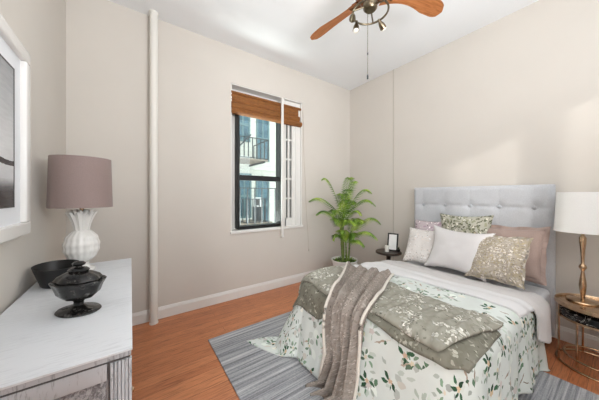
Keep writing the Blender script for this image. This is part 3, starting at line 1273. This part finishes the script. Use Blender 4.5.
for a in (2.6, 2.6 + 2 * PI / 3, 2.6 + 4 * PI / 3):
    obj('leg', add_tube(BM(), [((r - .03) * math.cos(a), (r - .03) * math.sin(a), .02), ((r - .03) * math.cos(a), (r - .03) * math.sin(a), .361)], .0065, 10), M['brass'], t)
obj('base_ring', add_tube(BM(), circle((0, 0, .066), r - .03, 56), .0075, 8, True), M['brass'], t)
for a in (2.6, 2.6 + 2 * PI / 3, 2.6 + 4 * PI / 3):
    pass

t = thing('table_lamp', 'brass turned table lamp with white drum shade on the brass tray table', 'lamp', (NX + .058, NY + .072, .4525))
obj('base', add_lathe(BM(), [(0, 0), (.088, 0), (.090, .006), (.086, .013), (.040, .019), (.024, .026), (0, .026)], seg=40), M['brass'], t)
prof = [(.010, .02), (.013, .05), (.018, .09), (.021, .125), (.019, .155), (.013, .20), (.009, .235), (.012, .247), (.021, .260), (.022, .270), (.018, .282), (.010, .292),
        (.010, .33), (.014, .40), (.019, .46), (.020, .495), (.012, .51), (.008, .52), (.008, .62)]
obj('stem', add_lathe(BM(), prof, seg=28), M['brass'], t)
bm = BM()
R0, R1, Z0, Z1 = .155, .138, .540, .850
add_lathe(bm, [(R0, Z0), (R1, Z1), (R1 - .004, Z1), (R0 - .004, Z0)], seg=56, cap=False)
add_lathe(bm, [(R0 - .004, Z0), (R0, Z0)], seg=56, cap=False)
obj('shade', bm, M['lampshade_white'], t)
bm = BM()
add_tube(bm, circle((0, 0, Z1 - .03), .02, 16), .003, 6, True)
for a in (0.3, .3 + 2 * PI / 3, .3 + 4 * PI / 3):
    add_tube(bm, [(.02 * math.cos(a), .02 * math.sin(a), Z1 - .03), ((R1 - .004) * math.cos(a), (R1 - .004) * math.sin(a), Z1 - .006)], .003, 6)
add_tube(bm, [(0, 0, .6), (0, 0, Z1 - .03)], .004, 6)
obj('shade_holder', bm, M['brass'], t)
obj('bulb', add_lathe(BM(), [(0.012, .62), (.014, .65), (.03, .70), (.03, .73), (.018, .755), (0, .76)], seg=20), M['bulb'], t)

t = thing('candle_cup', 'small faceted silver cup beside the white lamp base', 'cup', (NX + .045, NY - .065, .4525))


def facet(r_, z_, a):
    return r_ * (1 + .045 * math.cos(a * 12) * (1 if .006 < z_ < .068 and r_ > .03 else 0)), z_


obj('cup', add_lathe(BM(), [(0, 0), (.032, 0), (.035, .005), (.037, .02), (.040, .045), (.042, .066), (.042, .072), (.038, .072), (.036, .02), (0, .016)], seg=48, fn=facet), M['silver'], t, angle=12)
obj('wax', add_lathe(BM(), [(0, .017), (.034, .02), (.036, .055), (0, .056)], seg=32), M['candle'], t)

# ------------------------------------------------------------------ far night table
FX, FYt = 2.74, 1.84
t = thing('round_side_table', 'dark round side table beyond the bed by the palm', 'side table', (FX, FYt, 0))
r = .160
obj('table_top', add_lathe(BM(), [(0, .517), (r - .012, .517), (r, .523), (r, .541), (r - .006, .547), (0, .547)], seg=48), M['dark_wood'], t)
obj('pedestal', add_lathe(BM(), [(.05, .02), (.026, .06), (.022, .3), (.028, .48), (.06, .516)], seg=24, cap=False), M['dark_wood'], t)
obj('foot', add_lathe(BM(), [(0, 0), (.15, 0), (.152, .012), (.06, .024), (0, .024)], seg=40), M['dark_wood'], t)
t = thing('photo_frame', 'small black photo frame with white print on the far side table', 'picture frame', (2.785, 1.815, .5475), (0, -.20, -0.30))
t.rotation_euler = Euler((0, .22, .30))
bm = BM()
for (y0, y1, z0, z1) in ((-.066, .066, 0, .016), (-.066, .066, .214, .23), (-.066, -.050, 0, .23), (.050, .066, 0, .23)):
    add_box(bm, -.008, .008, y0, y1, z0, z1, .002)
obj('frame', bm, M['black_metal'], t)
obj('print', add_box(BM(), -.003, .004, -.054, .054, .012, .218), M['paper'], t, False)
bm = BM()
add_box(bm, .008, .012, -.02, .02, .004, .13)
obj('back', bm, M['black_metal'], t, False)
t = thing('candle', 'white pillar candle in front of the small black photo frame', 'candle', (2.690, 1.830, .5475))
obj('wax', add_lathe(BM(), [(0, 0), (.024, 0), (.026, .004), (.026, .076), (.022, .080), (0, .078)], seg=24), M['candle'], t)
obj('wick', add_tube(BM(), [(0, 0, .077), (.001, 0, .087)], .0014, 6), M['black_glaze'], t)
t = thing('small_plant', 'tiny dark green plant at the foot of the black photo frame', 'plant', (2.815, 1.745, .5475))
obj('pot', add_lathe(BM(), [(0, 0), (.018, 0), (.024, .03), (.021, .03), (0, .026)], seg=20), M['black_glaze'], t)
bm = BM()
for k in range(16):
    a = random.random() * 6.28
    l_ = .03 + .02 * random.random()
    d = Vector((math.cos(a), math.sin(a), .9 + random.random()))
    d.normalize()
    s = d.cross(Vector((0, 0, 1))).normalized()
    b0 = Vector((0, 0, .026))
    p = [b0, b0 + d * l_ * .5 + s * .008, b0 + d * l_ + Vector((0, 0, -.004)), b0 + d * l_ * .5 - s * .008]
    bm.faces.new([bm.verts.new(q) for q in p])
obj('foliage', bm, M['small_leaf'], t, False)

# ------------------------------------------------------------------ palm
PX, PY = 2.49, 2.38
t = thing('potted_palm', 'tall green palm in a white pot in the room corner', 'plant', (PX, PY, 0))
pot = obj('pot', add_lathe(BM(), [(0, 0), (.12, 0), (.128, .006), (.165, .27), (.186, .345), (.190, .360), (.184, .364), (.174, .357), (.158, .28), (0, .275)], seg=44), M['white_ceramic'], t)
bm = BM()
add_lathe(bm, [(.168, .325), (.15, .340), (.09, .348), (0, .352)], seg=36, fn=lambda r_, z_, a: (r_, z_ + .012 * nz(r_ * 40 * math.cos(a), r_ * 40 * math.sin(a), 1)))
obj('soil', bm, M['soil'], t)
bm = BM()
for k in range(70):
    a = random.random() * 6.28
    q = .165 * math.sqrt(random.random())
    c = Vector((q * math.cos(a), q * math.sin(a), .347))
    d = Vector((random.uniform(-1, 1), random.uniform(-1, 1), .9)).normalized() * random.uniform(.02, .045)
    s = d.cross(Vector((.3, .2, 1))).normalized() * .010
    bm.faces.new([bm.verts.new(c), bm.verts.new(c + d * .5 + s), bm.verts.new(c + d), bm.verts.new(c + d * .5 - s)])
obj('ground_cover', bm, M['leaf'], t, False)['kind'] = 'stuff'
stems = [((.00, .02), (.02, .05), .95), ((-.05, -.02), (-.06, 0.0), .86), ((.05, -.03), (.09, -.02), .70), ((.02, .06), (.0, .08), .80), ((-.02, -.06), (-.04, -.06), .62)]
for (b0, b1, hh) in stems:
    pts = [(b0[0] + (b1[0] - b0[0]) * k / 8, b0[1] + (b1[1] - b0[1]) * k / 8, .32 + (hh - .32) * k / 8) for k in range(9)]
    bm = BM()
    add_tube(bm, pts, .014, 10, taper=.62)
    for k in range(1, 8):
        q = pts[k]
        add_lathe(bm, [(.0135, -.004), (.016, 0), (.0135, .004)], q, 10, cap=False)
    obj('cane', bm, M['stem'], t)

# camera right/forward, used only to reason about where fronds lean
RV = Vector((.814, -.581, 0))
FV = Vector((.581, .814, 0))


def frond(base, side, fwd, length, rise, droop, wid=.125, n=27):
    d = (RV * side + FV * fwd)
    if d.length < 1e-3:
        d = RV.copy() * .01
    d.normalize()
    pts = []
    for k in range(n + 1):
        s = k / n
        hor = length * s * (1 - .12 * s)
        up = rise * math.sin(min(1.0, s * 1.05) * PI / 2) - droop * s ** 3
        pts.append(Vector(base) + d * hor + Vector((0, 0, up)))
    bm = BM()
    add_tube(bm, pts, .0045, 6, taper=.35)
    for k in range(3, n + 1):
        s = k / n
        p = pts[k]
        tan = (pts[min(k + 1, n)] - pts[k - 1]).normalized()
        sd = tan.cross(Vector((0, 0, 1)))
        if sd.length < 1e-3:
            sd = d.cross(Vector((0, 0, 1)))
        sd.normalize()
        nm = sd.cross(tan).normalized()
        L = wid * 1.18 * (math.sin(PI * (0.12 + .86 * s)) ** .6) * (1.05 - .25 * s)
        for sg in (-1, 1):
            dr = (sd * sg * .80 + tan * .80 - nm * .10 + Vector((0, 0, -.28))).normalized()
            q0 = p
            q1 = p + dr * L * .45 + nm * .010
            q2 = p + dr * L * 1.0 + Vector((0, 0, -.03 * L / .13))
            wv = tan * (.0062)
            a = [bm.verts.new(x) for x in (q0 - wv * .4, q0 + wv * .4, q1 + wv, q2, q1 - wv)]
            bm.faces.new((a[0], a[1], a[2], a[4]))
            bm.faces.new((a[4], a[2], a[3]))
    # keep the leaf clear of the walls
    for v in bm.verts:
        v.co.y = min(v.co.y, YB - PY - .03)
        v.co.x = min(v.co.x, XR - PX - .03)
    obj('frond', bm, M['leaf'], t, True, 30)


fr = [
    # base (local), side, fwd, length, rise, droop
    ((.02, .05, .95), -0.5, .10, .34, .62, .06), ((.02, .05, .95), -1.0, -.15, .56, .36, .12), ((.02, .05, .93), 0.9, .0, .46, .52, .14),
    ((.02, .05, .95), 0.2, -.5, .20, .60, .04), ((-.06, 0, .86), -1, .1, .40, .26, .12), ((.02, .05, .93), 1.0, -.3, .50, .38, .18),
    ((-.06, 0, .86), 0.1, -.8, .26, .42, .10), ((.0, .08, .80), 0.6, -.6, .26, .44, .08), ((.09, -.02, .70), 1.0, .05, .50, .34, .18),
    ((.09, -.02, .70), 0.5, -.7, .26, .28, .08), ((-.04, -.06, .62), -.4, -.8, .20, .24, .10), ((-.04, -.06, .62), .35, -.8, .22, .20, .10),
    ((.09, -.02, .68), 1.0, -.35, .42, .14, .16), ((-.06, 0, .84), -.6, -.6, .24, .30, .12), ((.0, .08, .78), .2, -.8, .22, .22, .12),
    ((.02, .05, .9), .5, .8, .24, .5, .05), ((-.04, -.06, .60), .9, -.3, .28, .10, .12), ((-.04, -.06, .62), -.9, -.1, .20, .16, .12),
    ((.09, -.02, .66), .0, -1, .18, .10, .10), ((-.06, 0, .82), .5, -.5, .26, .16, .10),
    ((.02, .05, .92), .35, .2, .26, .60, .05), ((.02, .05, .92), -.2, -.9, .24, .46, .14), ((.0, .08, .78), .9, -.5, .34, .36, .14), ((.0, .08, .76), -.5, -.9, .22, .26, .14), ((.09, -.02, .70), .2, -.9, .26, .34, .16), ((.09, -.02, .64), -.6, -.8, .22, .14, .14),
]
for f_ in fr:
    frond(*f_)

# ------------------------------------------------------------------ ceiling fan
t = thing('ceiling_fan', 'copper toned ceiling fan with wooden blades and a spotlight ring', 'ceiling fan', (1.50, 1.165, H))
obj('canopy', add_lathe(BM(), [(.03, -.09), (.05, -.07), (.068, -.03), (.07, 0)], seg=36, cap=False), M['bronze'], t)
obj('downrod', add_lathe(BM(), [(.014, -.17), (.014, -.07)], seg=16), M['bronze'], t)
obj('motor_housing', add_lathe(BM(), [(0, -.335), (.06, -.335), (.085, -.32), (.10, -.285), (.118, -.265), (.120, -.215), (.10, -.18), (.05, -.16), (.014, -.155)], seg=48), M['bronze'], t)
obj('switch_cup', add_lathe(BM(), [(0, -.40), (.040, -.398), (.052, -.385), (.055, -.345), (.052, -.334)], seg=36), M['nickel'], t)


def blade_bm():
    bm = BM()
    n, m = 26, 8
    def f(u, v):
        s = .10 + (.640 - .10) * u
        plus = .050 - .030 * math.sin(PI * min(1, u / .7)) * (1 if u < .7 else 0) + .002 * sstep(.5, .9, u)
        minus = -.050 - .035 * math.sin(PI * min(1, u * 1.1) * .75)
        tip = math.sqrt(max(0.0, 1 - (max(0, u - .86) / .14) ** 2))
        mid = (plus + minus) / 2 + .002 * sstep(.75, 1, u)
        hw = (plus - minus) / 2 * (0.10 + .90 * tip)
        y = mid + hw * (2 * v - 1)
        z = -.27 * y + .020 * math.sin(u * PI) - .020 * u * u
        return (s, y, z), (u, v)
    add_grid(bm, f, n, m)
    bmesh.ops.solidify(bm, geom=bm.faces[:], thickness=.007)
    return bm


for ang in (96.9, -23.1, 216.9):
    b = obj('blade', blade_bm(), M['blade'], t, angle=50, loc=(0, 0, -.295))
    b.rotation_euler = (0, 0, math.radians(ang))
    bm = BM()
    add_box(bm, .07, .19, -.022, .022, .006, .014, .003)
    add_box(bm, .09, .15, -.034, .034, .004, .010, .003)
    obj('bracket', bm, M['bronze'], b)
lr = obj('light_ring', add_tube(BM(), circle((0, 0, -.412), .132, 56), .0075, 8, True), M['nickel'], t)
for a in (0.5, 0.5 + 2 * PI / 3, .5 + 4 * PI / 3):
    obj('ring_arm', add_tube(BM(), [(.045 * math.cos(a), .045 * math.sin(a), -.375), (.132 * math.cos(a), .132 * math.sin(a), -.412)], .006, 6), M['nickel'], t)


def spot(ang, direction):
    a = math.radians(ang)
    base = Vector((.132 * math.cos(a), .132 * math.sin(a), -.415))
    q = Vector(direction).normalized().to_track_quat('Z', 'Y')
    h = obj('spot_head', add_lathe(BM(), [(.006, -.012), (.010, 0), (.016, .014), (.022, .03), (.026, .062), (.023, .062), (.018, .03)], seg=24, cap=False), M['nickel'], t, loc=base + Vector((0, 0, -.006)))
    h.rotation_mode = 'QUATERNION'
    h.rotation_quaternion = q
    obj('bulb', add_lathe(BM(), [(.010, .028), (.021, .040), (.023, .062), (.020, .074), (0, .078)], seg=20), M['bulb'], h)
    obj('knuckle', add_lathe(BM(), [(0, -.020), (.008, -.018), (.010, -.010), (.008, -.004), (0, -.004)], seg=14), M['nickel'], h)


spot(92, (-.12, .0, -1))
spot(5, (.8, .0, -.55))
spot(140, (.75, .75, .10))
t3 = thing('pull_chain', 'thin metal pull chain hanging from the ceiling fan', 'pull chain', (1.478, 1.172, 2.695))
bm = BM()
for k in range(58):
    z = -.0085 * k
    add_lathe(bm, [(0, z - .0032), (.0030, z - .0012), (.0030, z + .0012), (0, z + .0032)], seg=6)
add_tube(bm, [(0, 0, 0), (0, 0, -.49)], .0011, 5)
obj('chain', bm, M['nickel'], t3)
obj('connector', add_lathe(BM(), [(0, -.345), (.005, -.34), (.005, -.325), (0, -.32)], seg=10), M['iron'], t3)
obj('pull_knob', add_lathe(BM(), [(0, -.53), (.006, -.525), (.0065, -.505), (.003, -.49), (0, -.488)], seg=12), M['iron'], t3)

# ------------------------------------------------------------------ dresser
DX0, DX1, DY0, DY1, DZ = XL + .018, 0.004, 0.94, 2.29, 0.783
t = thing('dresser', 'long white distressed wooden dresser along the left wall', 'dresser', (0, 0, 0))
bm = BM()
add_box(bm, DX0, DX1, DY0, DY1, DZ - .007, DZ, .002)
obj('top', bm, M['dresser_top'], t)
bm = BM()
add_box(bm, DX0 + .006, DX1 - .040, DY0 + .012, DY1 - .012, .08, DZ - .025)
obj('carcass', bm, M['dresser_body'], t, False)
bm = BM()
add_box(bm, DX0, DX1 - .003, DY0 + .004, DY1 - .004, DZ - .024, DZ - .0072, .003)
obj('cornice', bm, M['dresser_body'], t)
# end panel facing the viewer: frame, sunk scuffed panel, fluted pilaster
bm = BM()
add_box(bm, DX0 + .006, -.060, DY0 + .002, DY0 + .014, DZ - .080, DZ - .028, .002)
add_box(bm, DX0 + .006, -.060, DY0 + .002, DY0 + .014, .08, .16, .002)
add_box(bm, DX0 + .006, DX0 + .06, DY0 + .002, DY0 + .014, .16, DZ - .080, .002)
obj('end_frame', bm, M['dresser_body'], t)
obj('end_panel', add_box(BM(), DX0 + .06, -.062, DY0 + .0075, DY0 + .0125, .16, DZ - .080), M['dresser_panel'], t, False)
bm = BM()
for k in range(6):
    x = -.052 + k * .0093
    add_box(bm, x, x + .0080, DY0 - .001, DY0 + .012, .08, DZ - .029, .0015)
obj('pilaster', bm, M['dresser_body'], t)
bm = BM()
add_box(bm, -.0575, -.0535, DY0 + .004, DY0 + .013, .08, DZ - .028)
add_box(bm, DX0 + .006, DX1 - .006, DY0 + .003, DY0 + .013, DZ - .0275, DZ - .0245)
obj('groove', bm, M['groove'], t, False)
bm = BM()
for (x0, x1, y0, y1) in ((DX0 + .006, DX0 + .06, DY0 + .012, DY0 + .07), (DX1 - .065, DX1 - .01, DY0 + .012, DY0 + .07), (DX0 + .006, DX0 + .06, DY1 - .07, DY1 - .012), (DX1 - .065, DX1 - .01, DY1 - .07, DY1 - .012)):
    obj('leg', add_box(BM(), x0, x1, y0, y1, 0, .0795, .004), M['dresser_body'], t)
obj('front_post', add_box(BM(), DX1 - .040, DX1 - .008, DY0 + .012, DY0 + .05, .08, DZ - .025, .002), M['dresser_body'], t)
for row in range(3):
    for col in range(2):
        y0 = DY0 + .065 + col * .630
        z0 = .10 + row * .205
        d = obj('drawer', add_box(BM(), DX1 - .040, DX1 - .032, y0, y0 + .60, z0, z0 + .19, .003), M['dresser_panel'], t)
        for yy in (y0 + .14, y0 + .46):
            bm = BM()
            add_lathe(bm, [(0.005, 0), (.005, .008), (.012, .012), (.013, .016), (.008, .021), (0, .022)], seg=18)
            bmesh.ops.rotate(bm, verts=bm.verts, cent=(0, 0, 0), matrix=Matrix.Rotation(PI / 2, 3, 'Y'))
            obj('knob', bm, M['brass'], d, loc=(DX1 - .0325, yy, z0 + .095))
bm = BM()
add_lathe(bm, [(0.004, 0), (.004, .005), (.009, .008), (.009, .012), (0, .014)], seg=18)
bmesh.ops.rotate(bm, verts=bm.verts, cent=(0, 0, 0), matrix=Matrix.Rotation(PI / 2, 3, 'Y'))
obj('corner_stud', bm, M['brass'], t, loc=(DX1 - .008, DY0 + .035, .625))

# pineapple lamp
t = thing('pineapple_lamp', 'white pineapple shaped lamp with mauve drum shade on the dresser', 'lamp', (-.262, 2.09, DZ + .0005))
obj('foot', add_lathe(BM(), [(0, 0), (.066, 0), (.070, .006), (.066, .018), (.042, .026), (.034, .042), (.040, .058), (0, .058)], seg=36), M['white_ceramic'], t)


def pine(r_, z_, a):
    if not (.066 < z_ < .268):
        return r_, z_
    q = math.cos(8 * a + 70 * z_) * math.cos(8 * a - 70 * z_)
    return r_ * (1 + .045 * q), z_


prof = [(0, .055)]
for k in range(37):
    s = k / 36
    an = -PI / 2 * .86 + PI * .88 * s
    prof.append((.090 * math.cos(an) ** .85 if math.cos(an) > 0 else 0.02, .165 + .108 * math.sin(an)))
prof.append((.03, .276))
obj('fruit_body', add_lathe(BM(), prof, seg=96, fn=pine), M['white_ceramic'], t, angle=80)
bm = BM()
for rng, (n_, r0, rt, zt, w_) in enumerate(((11, .034, .074, .385, .018), (10, .028, .054, .398, .017), (7, .018, .030, .400, .015))):
    for k in range(n_):
        a = 2 * PI * (k + .5 * rng) / n_
        d = Vector((math.cos(a), math.sin(a), 0))
        s = Vector((-math.sin(a), math.cos(a), 0))
        rows = []
        for j in range(7):
            q = j / 6
            rad = r0 + (rt - r0) * q ** 1.7
            z = .262 + (zt - .262) * q
            ww = w_ * (1 - .15 * q) if j < 6 else w_ * .35
            rows.append([bm.verts.new(d * (rad + o_) + s * ww * e + Vector((0, 0, z))) for e, o_ in ((-1, -.004), (0, .006), (1, -.004), (0, -.006))])
        for j in range(6):
            for e in range(4):
                bm.faces.new((rows[j][e], rows[j][(e + 1) % 4], rows[j + 1][(e + 1) % 4], rows[j + 1][e]))
        bm.faces.new(rows[-1])
obj('leaf_crown', bm, M['white_ceramic'], t, angle=50)
obj('neck', add_lathe(BM(), [(.012, .27), (.012, .46)], seg=16), M['brass'], t)
bm = BM()
R0, R1, Z0, Z1 = .160, .152, .415, .735
add_lathe(bm, [(R0, Z0), (R1, Z1), (R1 - .004, Z1), (R0 - .004, Z0), (R0, Z0)], seg=64, cap=False)
obj('shade', bm, M['lampshade_mauve'], t)
bm = BM()
add_tube(bm, circle((0, 0, Z1 - .05), .018, 16), .003, 6, True)
for a in (0.3, .3 + 2 * PI / 3, .3 + 4 * PI / 3):
    add_tube(bm, [(.018 * math.cos(a), .018 * math.sin(a), Z1 - .05), ((R1 - .004) * math.cos(a), (R1 - .004) * math.sin(a), Z1 - .01)], .003, 6)
add_tube(bm, [(0, 0, .46), (0, 0, Z1 - .05)], .004, 6)
obj('shade_holder', bm, M['brass'], t)
obj('bulb', add_lathe(BM(), [(0.012, .46), (.014, .49), (.03, .54), (.03, .57), (.018, .595), (0, .60)], seg=20), M['bulb'], t)

# bowl and tureen
t = thing('oval_bowl', 'plain black oval bowl on the dresser beside the wall', 'bowl', (-.335, 1.86, DZ + .0005), (0, 0, .35))
obj('bowl', add_lathe(BM(), [(0, 0), (.078, 0), (.082, .004), (.118, .098), (.121, .106), (.117, .107), (.113, .10), (.076, .012), (0, .010)], seg=56, sx=.80, sy=1.12), M['black_glaze'], t)
t = thing('tureen', 'black mottled lidded tureen on an oval foot at the dresser front', 'tureen', (-.182, 1.375, DZ + .0005), (0, 0, -.75))
wav = lambda r_, z_, a: (r_ * (1 + .035 * math.cos(8 * a) * (1 if z_ > .055 else 0)), z_)
SX, SY = 1.0, .76
obj('foot', add_lathe(BM(), [(0, 0), (.082, 0), (.086, .004), (.081, .009), (.040, .016), (.021, .027), (.019, .040), (.026, .050), (0, .052)], seg=48, sx=SX, sy=SY), M['tureen'], t)
obj('bowl', add_lathe(BM(), [(0, .046), (.026, .050), (.058, .060), (.080, .080), (.090, .108), (.100, .124), (.103, .130), (.099, .134), (.088, .128), (0, .122)], seg=64, sx=SX, sy=SY, fn=wav), M['tureen'], t)
lid = obj('lid', add_lathe(BM(), [(0, .130), (.086, .131), (.089, .138), (.078, .152), (.056, .163), (.032, .170), (0, .172)], seg=64, sx=SX, sy=SY, fn=wav), M['tureen'], t)
obj('knob', add_lathe(BM(), [(0, .168), (.034, .170), (.039, .176), (.030, .184), (.012, .188), (.012, .192), (.022, .197), (.025, .203), (.017, .210), (0, .212)], seg=40, sx=1.05, sy=.85), M['tureen'], lid)

# picture on the left wall
PY0, PY1, PZ0, PZ1 = .62, 1.812, 1.081, 2.008
t = thing('picture_frame', 'white framed black and white landscape photograph on the left wall', 'picture', (XL + .001, 0, 0))
fw = .062
bm = BM()
for (y0, y1, z0, z1) in ((PY0, PY1, PZ0, PZ0 + fw), (PY0, PY1, PZ1 - fw, PZ1), (PY0, PY0 + fw, PZ0 + fw, PZ1 - fw), (PY1 - fw, PY1, PZ0 + fw, PZ1 - fw)):
    add_box(bm, 0, .034, y0, y1, z0, z1, .008, 3)
obj('frame', bm, M['frame_white'], t)
obj('mat_board', add_box(BM(), .004, .012, PY0 + fw - .005, PY1 - fw + .005, PZ0 + fw - .005, PZ1 - fw + .005), M['mat_board'], t, False)
bm = BM()
py0, py1, pz0, pz1 = PY0 + fw + .085, PY1 - fw - .085, PZ0 + fw + .085, PZ1 - fw - .085
add_grid(bm, lambda u, v: ((.0135, py0 + (py1 - py0) * u, pz0 + (pz1 - pz0) * v), (u, v)), 2, 2)
obj('photograph', bm, M['landscape'], t, False)
bm = BM()
for (y0, y1, z0, z1) in ((py0 - .006, py1 + .006, pz0 - .006, pz0), (py0 - .006, py1 + .006, pz1, pz1 + .006), (py0 - .006, py0, pz0, pz1), (py1, py1 + .006, pz0, pz1)):
    add_box(bm, .012, .015, y0, y1, z0, z1)
obj('mat_edge', bm, M['groove'], t, False)
